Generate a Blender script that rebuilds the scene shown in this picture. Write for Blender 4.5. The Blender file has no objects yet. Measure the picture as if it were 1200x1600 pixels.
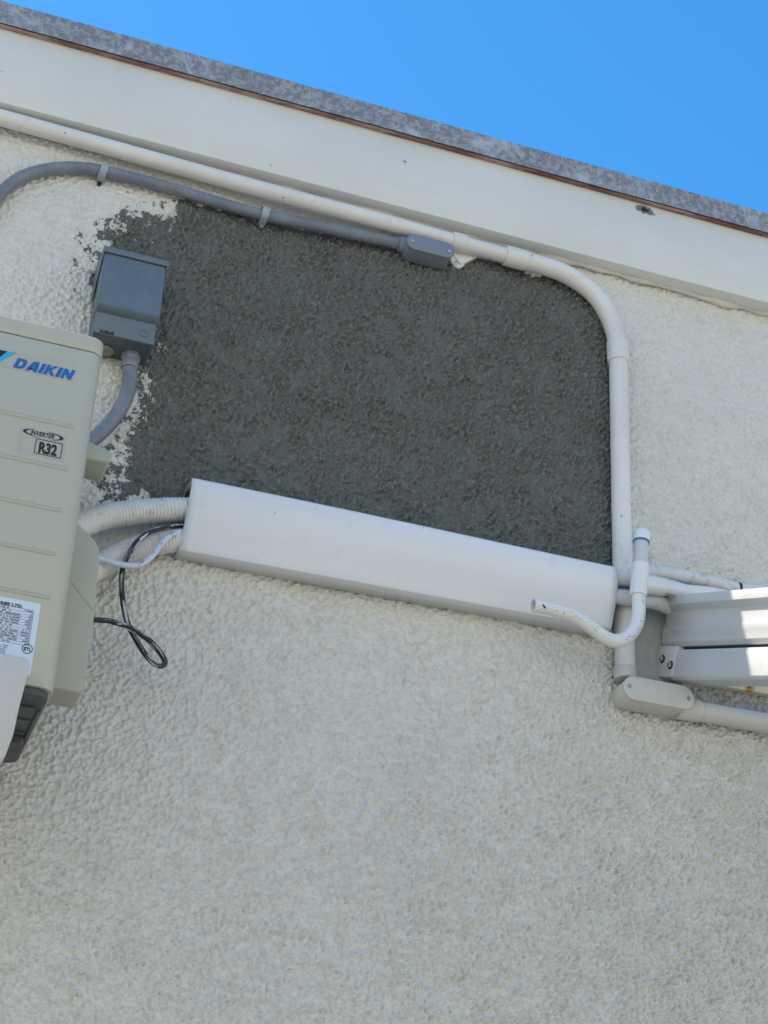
import bpy, bmesh, math, random
import numpy as np
from mathutils import Vector, Matrix, Euler

random.seed(7)
S = bpy.context.scene
COL = S.collection

# ------------------------------------------------------------------ camera
W_, H_ = 1200.0, 1600.0
CX, CY = 600.0, 800.0
VH = (10000.0, 2775.0)      # where level lines along the wall meet
VV = (846.0, -4190.0)       # where plumb lines meet
hx, hy = VH[0]-CX, VH[1]-CY
vx, vy = VV[0]-CX, VV[1]-CY
F = math.sqrt(-(hx*vx + hy*vy))
rX = Vector((hx, hy, F)).normalized()
rZ = Vector((vx, vy, F)).normalized()
rY = rZ.cross(rX)
fwd = Vector((rX.z, rY.z, rZ.z))
right = Vector((rX.x, rY.x, rZ.x))
up = -Vector((rX.y, rY.y, rZ.y))
TARGET = Vector((0, 0, 3.2))
CAM = TARGET - fwd*3.43
cam_d = bpy.data.cameras.new('camera')
cam = bpy.data.objects.new('camera', cam_d)
COL.objects.link(cam)
M = Matrix((( right.x, up.x, -fwd.x, CAM.x),
            ( right.y, up.y, -fwd.y, CAM.y),
            ( right.z, up.z, -fwd.z, CAM.z),
            (0, 0, 0, 1)))
cam.matrix_world = M
cam_d.sensor_fit = 'VERTICAL'
cam_d.sensor_height = 24.0
cam_d.lens = 24.0*F/H_
cam_d.clip_start = 0.05
cam_d.clip_end = 3000
S.camera = cam

# ------------------------------------------------------------------ light
SUN = Vector((-0.50, 0.142, 0.80)).normalized()      # towards the sun: high, left, behind the wall
el = math.asin(SUN.z)
world = bpy.data.worlds.new("World"); S.world = world
world.use_nodes = True
nt = world.node_tree; nt.nodes.clear()
sky = nt.nodes.new('ShaderNodeTexSky'); sky.sky_type = 'NISHITA'; sky.sun_disc = False
sky.sun_elevation = el
sky.sun_rotation = math.atan2(SUN.x, SUN.y)
sky.altitude = 0; sky.air_density = 1.0; sky.dust_density = 0.25; sky.ozone_density = 2.2
bg = nt.nodes.new('ShaderNodeBackground'); bg.inputs[1].default_value = 0.15
wo = nt.nodes.new('ShaderNodeOutputWorld')
hs_ = nt.nodes.new('ShaderNodeHueSaturation')      # pale haze low down, deep blue overhead
tc_ = nt.nodes.new('ShaderNodeTexCoord'); sp_ = nt.nodes.new('ShaderNodeSeparateXYZ')
nt.links.new(tc_.outputs['Generated'], sp_.inputs[0])
for key, lo, hi in (('Saturation', 0.42, 1.38), ('Value', 1.05, 1.28)):
    mr_ = nt.nodes.new('ShaderNodeMapRange'); mr_.interpolation_type = 'SMOOTHSTEP'
    mr_.inputs[1].default_value = 0.25; mr_.inputs[2].default_value = 0.60
    mr_.inputs[3].default_value = lo; mr_.inputs[4].default_value = hi
    nt.links.new(sp_.outputs[2], mr_.inputs[0]); nt.links.new(mr_.outputs[0], hs_.inputs[key])
nt.links.new(sky.outputs[0], hs_.inputs['Color']); nt.links.new(hs_.outputs[0], bg.inputs[0]); nt.links.new(bg.outputs[0], wo.inputs[0])
sl = bpy.data.lights.new('sun', 'SUN'); sl.energy = 3.6; sl.angle = math.radians(0.5); sl.color = (1, 0.96, 0.91)
so = bpy.data.objects.new('sun', sl); COL.objects.link(so)
so.rotation_euler = SUN.to_track_quat('Z', 'Y').to_euler()
so.location = (0, 0, 8)
S.view_settings.view_transform = 'Standard'
S.view_settings.look = 'None'
S.view_settings.exposure = 0.76
S.view_settings.gamma = 1
S.view_settings.use_white_balance = True
S.view_settings.white_balance_temperature = 7300
S.view_settings.white_balance_tint = 7

# ------------------------------------------------------------------ helpers
def P(x, y, d=0.0):
    """point at distance d (m) out from the wall face, seen at photo position x, y"""
    v = Vector((x-CX, y-CY, F))
    r = Vector((rX.dot(v), rY.dot(v), rZ.dot(v)))
    t = (-d - CAM.y)/r.y
    return CAM + r*t
def PZ(x, y, z):
    v = Vector((x-CX, y-CY, F)); r = Vector((rX.dot(v), rY.dot(v), rZ.dot(v)))
    return CAM + r*((z-CAM.z)/r.z)
def PXp(x, y, X):
    v = Vector((x-CX, y-CY, F)); r = Vector((rX.dot(v), rY.dot(v), rZ.dot(v)))
    return CAM + r*((X-CAM.x)/r.x)

def link(name, me, mat=None, parent=None, smooth=False, autos=None):
    o = bpy.data.objects.new(name, me); COL.objects.link(o)
    if mat: me.materials.append(mat)
    if smooth:
        me.polygons.foreach_set('use_smooth', [True]*len(me.polygons))
    if autos is not None:
        me.polygons.foreach_set('use_smooth', [True]*len(me.polygons))
        try: me.set_sharp_from_angle(angle=math.radians(autos))
        except Exception: pass
    if parent:
        o.parent = parent
        o.matrix_parent_inverse = Matrix.Translation(-parent.location)
    return o
def thing(name, label, cat, loc, group=None):
    o = bpy.data.objects.new(name, None); COL.objects.link(o)
    o.empty_display_size = 0.05
    o.location = loc; o['label'] = label; o['category'] = cat
    if group: o['group'] = group
    return o
def tag(o, label, cat, group=None):
    o['label'] = label; o['category'] = cat
    if group: o['group'] = group
    return o
def bm_mesh(bm, name='m'):
    bmesh.ops.recalc_face_normals(bm, faces=bm.faces)
    me = bpy.data.meshes.new(name); bm.to_mesh(me); bm.free(); return me

def prism(bm, pts, axis, a, b, bev=0.0, seg=2, only=None):
    """pts: 2-D outline; extruded along axis ('y': pts are x,z ; 'z': x,y ; 'x': y,z)"""
    def mk(p, t):
        if axis == 'y': return (p[0], t, p[1])
        if axis == 'z': return (p[0], p[1], t)
        return (t, p[0], p[1])
    n = len(pts)
    va = [bm.verts.new(mk(p, a)) for p in pts]; vb = [bm.verts.new(mk(p, b)) for p in pts]
    fs = [bm.faces.new(va), bm.faces.new(vb[::-1])]
    for i in range(n):
        fs.append(bm.faces.new((va[i], vb[i], vb[(i+1) % n], va[(i+1) % n])))
    if bev > 0:
        es = set()
        for f in fs:
            for e in f.edges: es.add(e)
        es = [e for e in es if len(e.link_faces) == 2]
        bmesh.ops.recalc_face_normals(bm, faces=fs)
        es = [e for e in es if e.calc_face_angle(0) > 0.6]
        bmesh.ops.bevel(bm, geom=es, offset=bev, segments=seg, affect='EDGES', profile=0.5, clamp_overlap=True)
def box(bm, x0, x1, y0, y1, z0, z1, bev=0.0, seg=2):
    prism(bm, [(x0, y0), (x1, y0), (x1, y1), (x0, y1)], 'z', z0, z1, bev, seg)
def cyl(bm, c, axis, r, h, seg=24, r2=None, bev=0.0):
    """cylinder starting at c, running h along axis vector"""
    ax = Vector(axis).normalized()
    q = ax.to_track_quat('Z', 'Y').to_matrix()
    r2 = r if r2 is None else r2
    va, vb = [], []
    for i in range(seg):
        a = 2*math.pi*i/seg
        p = Vector((math.cos(a), math.sin(a), 0))
        va.append(bm.verts.new(Vector(c) + q @ (p*r)))
        vb.append(bm.verts.new(Vector(c) + q @ (p*r2) + ax*h))
    f = [bm.faces.new(va[::-1]), bm.faces.new(vb)]
    for i in range(seg):
        bm.faces.new((va[i], va[(i+1) % seg], vb[(i+1) % seg], vb[i]))
    if bev > 0:
        es = [e for ff in f for e in ff.edges]
        bmesh.ops.bevel(bm, geom=es, offset=bev, segments=2, affect='EDGES', profile=0.5)

def catmull(pts, step=0.004):
    pts = [Vector(p) for p in pts]
    ext = [pts[0]*2-pts[1]] + pts + [pts[-1]*2-pts[-2]]
    out = []
    for i in range(1, len(ext)-2):
        p0, p1, p2, p3 = ext[i-1:i+3]
        n = max(2, int((p2-p1).length/step))
        for k in range(n):
            t = k/n
            out.append(0.5*((2*p1)+(p2-p0)*t+(2*p0-5*p1+4*p2-p3)*t*t+(3*p1-p0-3*p2+p3)*t**3))
    out.append(pts[-1])
    return out
def sweep(path, rad, seg=20, cap=True, inner=None, wob=0.0):
    """tube mesh along path with UV (around, along metres); rad float or f(s)"""
    n = len(path)
    T = []
    for i in range(n):
        a = path[max(0, i-1)]; b = path[min(n-1, i+1)]
        T.append((b-a).normalized())
    ref = Vector((0, -1, 0))
    if abs(T[0].dot(ref)) > 0.95: ref = Vector((0, 0, 1))
    N = [(ref - T[0]*ref.dot(T[0])).normalized()]
    for i in range(1, n):
        v = N[-1] - T[i]*N[-1].dot(T[i])
        N.append(v.normalized())
    s = [0.0]
    for i in range(1, n): s.append(s[-1]+(path[i]-path[i-1]).length)
    vs, fs, uv = [], [], []
    for i in range(n):
        B = T[i].cross(N[i])
        r = rad(s[i]) if callable(rad) else rad
        if wob: r *= 1 + wob*math.sin(s[i]*37+1.3)*math.sin(s[i]*91)
        for k in range(seg):
            a = 2*math.pi*k/seg
            vs.append(path[i] + (N[i]*math.cos(a) + B*math.sin(a))*r)
    for i in range(n-1):
        for k in range(seg):
            k2 = (k+1) % seg
            fs.append((i*seg+k, (i+1)*seg+k, (i+1)*seg+k2, i*seg+k2))
            uv += [(k/seg, s[i]), (k/seg, s[i+1]), ((k+1)/seg, s[i+1]), ((k+1)/seg, s[i])]
    if inner:      # hollow first end
        base = len(vs)
        D = min(n-1, 8)
        for i in (0, D):
            B = T[i].cross(N[i])
            for k in range(seg):
                a = 2*math.pi*k/seg
                vs.append(path[i] + (N[i]*math.cos(a)+B*math.sin(a))*inner)
        for k in range(seg):
            k2 = (k+1) % seg
            fs.append((k, k2, base+k2, base+k)); uv += [(0, 9)]*4
            fs.append((base+k, base+k2, base+seg+k2, base+seg+k)); uv += [(0, 9)]*4
        fs.append(tuple(base+seg+k for k in range(seg))[::-1]); uv += [(0, 9)]*seg
    elif cap:
        fs.append(tuple(range(seg))); uv += [(0, 9)]*seg
    if cap:
        fs.append(tuple((n-1)*seg+k for k in range(seg))[::-1]); uv += [(0, 9)]*seg
    me = bpy.data.meshes.new('tube'); me.from_pydata([tuple(v) for v in vs], [], fs)
    ul = me.uv_layers.new(name='UVMap')
    ul.data.foreach_set('uv', [c for t in uv for c in t])
    me.update()
    return me

# ------------------------------------------------------------------ materials
class NT:
    def __init__(s, name):
        s.m = bpy.data.materials.new(name); s.m.use_nodes = True
        s.t = s.m.node_tree; s.b = s.t.nodes['Principled BSDF']
    def n(s, typ, **kw):
        nd = s.t.nodes.new(typ)
        for k, v in kw.items():
            if k.startswith('i_'):
                key = k[2:]
                nd.inputs[int(key) if key.isdigit() else key].default_value = v
            else: setattr(nd, k, v)
        return nd
    def l(s, a, b): s.t.links.new(a, b)
    def coord(s, which='Object', scale=None):
        c = s.n('ShaderNodeTexCoord').outputs[which]
        if scale:
            mp = s.n('ShaderNodeMapping'); mp.inputs['Scale'].default_value = scale; s.l(c, mp.inputs[0]); c = mp.outputs[0]
        return c
    def noise(s, vec, scale, detail=4, rough=0.55, dist=0.0):
        x = s.n('ShaderNodeTexNoise'); x.inputs['Scale'].default_value = scale
        x.inputs['Detail'].default_value = detail; x.inputs['Roughness'].default_value = rough
        x.inputs['Distortion'].default_value = dist
        if vec is not None: s.l(vec, x.inputs['Vector'])
        return x.outputs['Fac']
    def math(s, op, a, b=None, c=None):
        x = s.n('ShaderNodeMath', operation=op)
        for i, v in enumerate((a, b, c)):
            if v is None: continue
            if isinstance(v, (int, float)): x.inputs[i].default_value = v
            else: s.l(v, x.inputs[i])
        return x.outputs[0]
    def ramp(s, fac, a, b, va=0.0, vb=1.0):
        x = s.n('ShaderNodeMapRange'); x.interpolation_type = 'SMOOTHSTEP'
        s.l(fac, x.inputs[0]); x.inputs[1].default_value = a; x.inputs[2].default_value = b
        x.inputs[3].default_value = va; x.inputs[4].default_value = vb
        return x.outputs[0]
    def mix(s, fac, a, b):
        x = s.n('ShaderNodeMix', data_type='RGBA')
        if isinstance(fac, (int, float)): x.inputs[0].default_value = fac
        else: s.l(fac, x.inputs[0])
        for i, v in ((6, a), (7, b)):
            if isinstance(v, tuple): x.inputs[i].default_value = (v[0], v[1], v[2], 1)
            else: s.l(v, x.inputs[i])
        return x.outputs[2]
    def bump(s, h, dist, strength=1.0, prev=None):
        x = s.n('ShaderNodeBump'); x.inputs['Distance'].default_value = dist; x.inputs['Strength'].default_value = strength
        s.l(h, x.inputs['Height'])
        if prev is not None: s.l(prev, x.inputs['Normal'])
        return x.outputs[0]
    def col(s, c):
        if isinstance(c, tuple): s.b.inputs['Base Color'].default_value = (c[0], c[1], c[2], 1)
        else: s.l(c, s.b.inputs['Base Color'])
    def rough(s, r):
        if isinstance(r, (int, float)): s.b.inputs['Roughness'].default_value = r
        else: s.l(r, s.b.inputs['Roughness'])
    def nrm(s, x): s.l(x, s.b.inputs['Normal'])

def paint(name, c, rough=0.5, var=0.08, dirt=None, dirt_amt=0.25, metal=0.0, bump=0.0003, speck=0.0, scale=9, spec=0.5):
    t = NT(name); co = t.coord()
    a = t.noise(co, scale, 5, 0.6)
    lo = tuple(x*(1-var) for x in c); hi = tuple(min(1, x*(1+var*0.6)) for x in c)
    cc = t.mix(t.ramp(a, 0.3, 0.7), lo, hi)
    if dirt:
        g = t.noise(co, scale*4, 8, 0.7, 0.4)
        cc = t.mix(t.math('MULTIPLY', t.ramp(g, 0.52, 0.75), dirt_amt), cc, dirt)
    if speck:
        v = t.n('ShaderNodeTexVoronoi', feature='F1'); v.inputs['Scale'].default_value = speck; t.l(co, v.inputs['Vector'])
        nn = t.noise(co, speck*0.4, 2)
        m = t.math('MULTIPLY', t.ramp(v.outputs['Distance'], 0.10, 0.06), t.ramp(nn, 0.56, 0.62))
        cc = t.mix(t.math('MULTIPLY', m, 0.75), cc, (0.06, 0.06, 0.055))
    t.col(cc); t.rough(t.ramp(t.noise(co, scale*2.3, 3), 0.2, 0.8, rough-0.07, rough+0.07))
    t.b.inputs['Metallic'].default_value = metal
    t.b.inputs['Specular IOR Level'].default_value = spec
    if bump: t.nrm(t.bump(t.noise(co, 130, 4), bump, 0.6))
    return t.m

m_pvc = paint('painted_pvc', (0.74, 0.72, 0.67), 0.42, 0.07, (0.30, 0.25, 0.19), 0.35, bump=0.0006, speck=38, scale=7)
m_pvc2 = paint('beige_pvc', (0.60, 0.58, 0.51), 0.5, 0.06, (0.30, 0.27, 0.2), 0.3, bump=0.0004, scale=9)
def mat_cover():
    t = NT('cover_plastic'); co = t.coord()
    st_ = t.noise(t.coord('Object', (1.2, 5, 12)), 2, 4, 0.5)
    c = t.mix(t.ramp(st_, 0.3, 0.75), (0.72, 0.72, 0.70), (0.76, 0.76, 0.75))
    d = t.noise(co, 28, 7, 0.72, 0.3)
    c = t.mix(t.math('MULTIPLY', t.ramp(d, 0.56, 0.74), 0.22), c, (0.45, 0.41, 0.34))
    sc = t.noise(t.coord('Object', (60, 60, 14)), 2.2, 3, 0.6)
    c = t.mix(t.math('MULTIPLY', t.ramp(sc, 0.735, 0.76), 0.8), c, (0.16, 0.15, 0.14))
    t.col(c); t.rough(t.ramp(st_, 0.3, 0.7, 0.25, 0.40)); t.nrm(t.bump(t.noise(co, 4, 3), 0.002, 0.35)); return t.m
m_cover = None
m_grey = paint('grey_plastic', (0.20, 0.222, 0.247), 0.42, 0.08, (0.35, 0.35, 0.34), 0.15, scale=14)
m_greybox = paint('grey_painted_steel', (0.125, 0.165, 0.185), 0.42, 0.07, (0.35, 0.38, 0.38), 0.12, scale=11)
m_greybox2 = paint('grey_painted_steel_dark', (0.09, 0.11, 0.12), 0.5, 0.1, (0.2, 0.2, 0.2), 0.2, scale=15)
m_ac = paint('ac_enamel', (0.50, 0.48, 0.375), 0.36, 0.04, (0.35, 0.32, 0.25), 0.12, bump=0.00015, scale=4)
m_ac2 = paint('ac_plastic', (0.46, 0.45, 0.35), 0.45, 0.04, (0.35, 0.32, 0.25), 0.12, bump=0.0002, scale=6)
m_pan = paint('base_pan_steel', (0.075, 0.08, 0.08), 0.5, 0.25, (0.2, 0.19, 0.17), 0.4, scale=14)
m_black = paint('black_plastic', (0.012, 0.012, 0.013), 0.4, 0.1, scale=20)
m_alu = paint('white_aluminium', (0.62, 0.63, 0.63), 0.33, 0.05, (0.33, 0.31, 0.27), 0.25, bump=0.0001, scale=6)
m_screw = paint('zinc_screw', (0.55, 0.57, 0.6), 0.3, 0.1, metal=0.9, scale=60)
m_bolt = paint('bolt_steel', (0.45, 0.43, 0.4), 0.4, 0.3, (0.2, 0.1, 0.05), 0.4, metal=0.7, scale=60)
m_blue = paint('blue_print', (0.003, 0.13, 0.40), 0.45, 0.03, bump=0)
m_cyan = paint('cyan_print', (0.0, 0.42, 0.72), 0.45, 0.03, bump=0)
m_ink = paint('black_print', (0.012, 0.013, 0.015), 0.5, 0.03, bump=0)
m_decal = paint('clear_decal', (0.465, 0.45, 0.36), 0.25, 0.03, bump=0)
m_label = paint('label_paper', (0.66, 0.72, 0.78), 0.35, 0.02, bump=0)
m_roof = paint('roof_felt', (0.2, 0.2, 0.2), 0.9, 0.2, scale=3)
m_print = paint('grey_print', (0.10, 0.11, 0.13), 0.5, 0.03, bump=0)
m_bluecement = paint('blue_cement', (0.02, 0.2, 0.4), 0.4, 0.3, scale=60)
m_post = paint('painted_bracket', (0.62, 0.57, 0.50), 0.55, 0.06, (0.33, 0.25, 0.18), 0.45, bump=0.0006, scale=8)
m_caulk = paint('caulk', (0.68, 0.64, 0.55), 0.6, 0.1, (0.35, 0.27, 0.2), 0.5, bump=0.0012, scale=14)

m_cover = mat_cover()
def mat_hose():
    t = NT('corrugated_hose'); co = t.coord()
    g = t.noise(co, 45, 6, 0.7, 0.3)
    c = t.mix(t.math('MULTIPLY', t.ramp(g, 0.5, 0.7), 0.5), (0.74, 0.72, 0.67), (0.36, 0.30, 0.22))
    b = t.noise(co, 160, 3)
    c = t.mix(t.ramp(b, 0.70, 0.74), c, (0.08, 0.07, 0.06))
    t.col(c); t.rough(0.5); t.nrm(t.bump(t.noise(co, 200, 3), 0.0004, 0.6)); return t.m
m_hose = mat_hose()
def mat_cable(name, base, over, lo, hi, along=18):
    t = NT(name); co = t.coord('UV', (3.0, along, 1)); g = t.noise(co, 1.6, 5, 0.65, 0.6)
    t.col(t.mix(t.ramp(g, lo, hi), base, over)); t.rough(0.4)
    t.nrm(t.bump(g, 0.0006, 0.6)); return t.m
m_cable = mat_cable('black_cable', (0.012, 0.013, 0.016), (0.50, 0.52, 0.55), 0.53, 0.57, 14)
m_wcable = mat_cable('white_cable', (0.62, 0.66, 0.70), (0.03, 0.03, 0.035), 0.575, 0.615, 16)
def mat_drain():
    t = NT('printed_pvc'); uv = t.coord('UV')
    sx = t.n('ShaderNodeSeparateXYZ'); t.l(uv, sx.inputs[0])
    u, v = sx.outputs[0], sx.outputs[1]
    mp = t.n('ShaderNodeMapping'); mp.inputs['Scale'].default_value = (26, 330, 1); t.l(uv, mp.inputs[0])
    n1 = t.noise(mp.outputs[0], 1.0, 2, 0.5)
    band = t.math('LESS_THAN', t.math('ABSOLUTE', t.math('SUBTRACT', u, 0.06)), 0.065)
    words = t.math('GREATER_THAN', t.noise(t.coord('UV', (0.01, 1, 1)), 30, 1), 0.42)
    msk = t.math('MULTIPLY', t.math('MULTIPLY', band, words), t.ramp(n1, 0.59, 0.62))
    co = t.coord(); sp = t.noise(co, 230, 3)
    spm = t.math('MULTIPLY', t.ramp(sp, 0.70, 0.73), t.ramp(t.noise(co, 12, 2), 0.45, 0.6))
    c = t.mix(msk, (0.76, 0.75, 0.71), (0.17, 0.19, 0.28))
    c = t.mix(t.math('MULTIPLY', spm, 0.4), c, (0.25, 0.26, 0.28))
    t.col(c); t.rough(0.35); return t.m
m_drain = mat_drain()
def mat_flex():
    t = NT('liquidtight_conduit'); uv = t.coord('UV')
    sx = t.n('ShaderNodeSeparateXYZ'); t.l(uv, sx.inputs[0])
    w = t.math('SINE', t.math('MULTIPLY', sx.outputs[1], 2*math.pi/0.006))
    co = t.coord(); a = t.noise(co, 25, 4)
    c = t.mix(t.ramp(a, 0.3, 0.7), (0.155, 0.175, 0.20), (0.215, 0.235, 0.265))
    r = t.noise(t.coord('UV', (30, 160, 1)), 1, 2)
    rm = t.math('MULTIPLY', t.ramp(r, 0.55, 0.6), t.math('MULTIPLY', t.math('LESS_THAN', t.math('ABSOLUTE', t.math('SUBTRACT', sx.outputs[0], 0.04)), 0.05),
         t.math('MULTIPLY', t.math('GREATER_THAN', sx.outputs[1], 0.44), t.math('LESS_THAN', sx.outputs[1], 0.50))))
    c = t.mix(rm, c, (0.35, 0.06, 0.07))
    t.col(c); t.rough(0.33); t.nrm(t.bump(w, 0.0004, 0.5)); return t.m
m_flex = mat_flex()
def mat_galv():
    t = NT('weathered_galvanised'); co = t.coord()
    v = t.n('ShaderNodeTexVoronoi', feature='F1'); v.inputs['Scale'].default_value = 120; t.l(co, v.inputs['Vector'])
    a = t.noise(t.coord('Object', (1, 1, 0.6)), 13, 7, 0.7, 0.8); b = t.noise(co, 95, 4, 0.7)
    c = t.mix(t.ramp(b, 0.42, 0.62), (0.22, 0.222, 0.23), (0.38, 0.385, 0.395))
    c = t.mix(t.ramp(a, 0.52, 0.66), c, (0.46, 0.48, 0.50))
    sp = t.noise(co, 170, 2)
    c = t.mix(t.ramp(sp, 0.67, 0.71), c, (0.52, 0.54, 0.55))
    h = t.noise(co, 4.0, 2)
    c = t.mix(t.math('MULTIPLY', t.ramp(t.noise(co, 6.3, 5, 0.6), 0.66, 0.70), 0.6), c, (0.42, 0.38, 0.30))
    t.col(c); t.b.inputs['Metallic'].default_value = 0.25; t.rough(0.55); t.nrm(t.bump(b, 0.0004, 0.4)); return t.m
m_galv = mat_galv()
def mat_rust():
    t = NT('red_primer_strip'); a = t.noise(t.coord('Object', (0.3, 1, 1)), 40, 6, 0.7)
    c = t.mix(t.ramp(a, 0.35, 0.62), (0.15, 0.06, 0.05), (0.27, 0.14, 0.12))
    c = t.mix(t.ramp(t.noise(t.coord('Object', (0.2, 1, 1)), 9, 6, 0.75), 0.46, 0.56), c, (0.42, 0.31, 0.26))
    t.col(c); t.rough(0.8); return t.m
m_rust = mat_rust()

HOLE = P(1008, 328, 0.042)
def mat_fascia():
    t = NT('fascia_paint'); co = t.coord()
    a = t.noise(t.coord('Object', (0.6, 1, 1)), 5, 6, 0.6)
    c = t.mix(t.ramp(a, 0.3, 0.7), (0.66, 0.655, 0.60), (0.72, 0.715, 0.66))
    pat = t.noise(co, 2.7, 4, 0.5)
    c = t.mix(t.math('MULTIPLY', t.ramp(pat, 0.55, 0.57), 0.25), c, (0.70, 0.69, 0.65))
    for sc, th in ((24, 0.64), (60, 0.69)):
        v = t.n('ShaderNodeTexVoronoi', feature='F1'); v.inputs['Scale'].default_value = sc; t.l(co, v.inputs['Vector'])
        d = t.math('ADD', v.outputs['Distance'], t.math('MULTIPLY', t.noise(co, sc*6, 3), 0.12))
        m = t.math('MULTIPLY', t.ramp(d, 0.19, 0.14), t.ramp(t.noise(co, sc*0.3, 2), th, th+0.03))
        c = t.mix(t.math('MULTIPLY', m, 0.7), c, (0.15, 0.15, 0.15))
    # chipped hole under the flashing
    mp = t.n('ShaderNodeMapping', vector_type='POINT'); mp.inputs['Location'].default_value = tuple(-HOLE*1.0)
    t.l(co, mp.inputs[0])
    sc = t.n('ShaderNodeVectorMath', operation='MULTIPLY'); t.l(mp.outputs[0], sc.inputs[0]); sc.inputs[1].default_value = (1, 1, 2.0)
    ln = t.n('ShaderNodeVectorMath', operation='LENGTH'); t.l(sc.outputs[0], ln.inputs[0])
    dd = t.math('ADD', ln.outputs['Value'], t.math('MULTIPLY', t.noise(co, 70, 5, 0.65), 0.045))
    c = t.mix(t.ramp(dd, 0.047, 0.044), c, (0.27, 0.27, 0.24))
    c = t.mix(t.ramp(dd, 0.036, 0.032), c, (0.02, 0.02, 0.018))
    t.col(c); t.rough(0.5)
    h = t.math('MULTIPLY', t.ramp(dd, 0.028, 0.047), 1.0)
    t.nrm(t.bump(t.noise(co, 60, 4), 0.0006, 0.5, t.bump(h, 0.006, 1.0)))
    return t.m
m_fascia = mat_fascia()

def mat_wall():
    t = NT('stucco'); co = t.coord()
    at = t.n('ShaderNodeAttribute', attribute_name='sd').outputs['Fac']
    am = t.n('ShaderNodeAttribute', attribute_name='amp').outputs['Fac']
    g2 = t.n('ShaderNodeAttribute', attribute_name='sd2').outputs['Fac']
    hh = t.n('ShaderNodeAttribute', attribute_name='hgt').outputs['Fac']
    # white paint
    a = t.noise(co, 3.0, 5, 0.6)
    white = t.mix(t.ramp(a, 0.3, 0.7), (0.675, 0.66, 0.595), (0.715, 0.70, 0.635))
    crev = t.math('MULTIPLY', t.ramp(hh, 0.32, 0.12), t.ramp(t.noise(co, 7, 4), 0.40, 0.62))
    white = t.mix(t.math("MULTIPLY", crev, 0.0), white, (0.38, 0.33, 0.25))
    sp = t.n('ShaderNodeTexVoronoi', feature='F1'); sp.inputs['Scale'].default_value = 130; t.l(co, sp.inputs['Vector'])
    m = t.math('MULTIPLY', t.ramp(t.math('ADD', sp.outputs['Distance'], t.math('MULTIPLY', t.noise(co, 400, 2), 0.2)), 0.23, 0.17), t.ramp(t.noise(co, 22, 3, 0.7), 0.69, 0.72))
    white = t.mix(t.math('MULTIPLY', m, 0.8), white, (0.09, 0.085, 0.08))
    # bare grey render
    b = t.noise(co, 5.5, 6, 0.65); b2 = t.noise(co, 60, 5, 0.7)
    grey = t.mix(t.ramp(b, 0.35, 0.65), (0.116, 0.116, 0.103), (0.142, 0.155, 0.140))
    grey = t.mix(t.math('MULTIPLY', t.ramp(b, 0.52, 0.70), 0.4), grey, (0.115, 0.105, 0.092))
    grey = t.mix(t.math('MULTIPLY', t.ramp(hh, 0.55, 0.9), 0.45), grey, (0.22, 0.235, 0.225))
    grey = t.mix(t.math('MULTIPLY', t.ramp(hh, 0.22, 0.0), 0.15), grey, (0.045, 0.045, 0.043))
    # ragged edge
    n = t.noise(co, 34, 9, 0.68, 0.35); n2 = t.noise(co, 9, 3, 0.5)
    nn = t.math('ADD', t.math('MULTIPLY', t.math('SUBTRACT', n, 0.5), 2.6), t.math('MULTIPLY', t.math('SUBTRACT', n2, 0.5), 0.4))
    e = t.math('ADD', at, t.math('MULTIPLY', am, nn))
    msk = t.ramp(e, -0.0008, 0.0008)
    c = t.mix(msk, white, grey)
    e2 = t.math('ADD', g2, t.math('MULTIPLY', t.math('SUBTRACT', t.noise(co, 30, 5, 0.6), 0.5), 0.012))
    c = t.mix(t.ramp(e2, -0.001, 0.002), c, t.mix(t.ramp(t.noise(co, 25, 6, 0.7), 0.35, 0.65), (0.36, 0.35, 0.315), (0.46, 0.45, 0.41)))  # mortar grey; also colours the painted-in shade under the beam
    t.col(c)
    t.rough(t.ramp(msk, 0, 1, 0.38, 0.58)); t.b.inputs['Specular IOR Level'].default_value = 0.45
    fb = t.bump(t.noise(co, 260, 4, 0.6), 0.0007, 0.5)
    rim = t.n('ShaderNodeAttribute', attribute_name='rim').outputs['Fac']
    fb = t.bump(t.math('MULTIPLY', t.noise(co, 85, 4, 0.6), rim), 0.012, 1.0, fb)
    t.nrm(t.bump(t.math('SUBTRACT', 1.0, msk), 0.0009, 0.7, fb))
    return t.m
m_wall = mat_wall()

def mat_ground():
    t = NT('concrete_paving'); co = t.coord(); a = t.noise(co, 0.8, 8, 0.65)
    t.col(t.mix(t.ramp(a, 0.3, 0.7), (0.235, 0.225, 0.205), (0.29, 0.275, 0.25))); t.rough(0.85)
    t.nrm(t.bump(t.noise(co, 60, 4), 0.002)); return t.m
def mat_yellow():
    t = NT('yellowed_board'); co = t.coord()
    a = t.noise(co, 12, 4)
    c = t.mix(t.ramp(a, 0.3, 0.7), (0.62, 0.55, 0.36), (0.70, 0.66, 0.50))
    r = P(1171, 1073, 0.02)
    mp = t.n('ShaderNodeMapping'); mp.inputs['Location'].default_value = tuple(-r); t.l(co, mp.inputs[0])
    ln = t.n('ShaderNodeVectorMath', operation='LENGTH'); t.l(mp.outputs[0], ln.inputs[0])
    d = t.math('ADD', ln.outputs['Value'], t.math('MULTIPLY', t.noise(co, 60, 4), 0.012))
    c = t.mix(t.ramp(d, 0.024, 0.012), c, (0.45, 0.20, 0.02))
    c = t.mix(t.ramp(d, 0.0105, 0.009), c, (0.05, 0.02, 0.01))
    t.col(c); t.rough(0.6); return t.m

# ------------------------------------------------------------------ setting: ground
bm = bmesh.new()
vs = [bm.verts.new(v) for v in ((-400, -600, 0), (400, -600, 0), (400, 600, 0), (-400, 600, 0))]
bm.faces.new(vs)
g = link('ground', bm_mesh(bm), mat_ground()); g['kind'] = 'structure'

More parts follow.
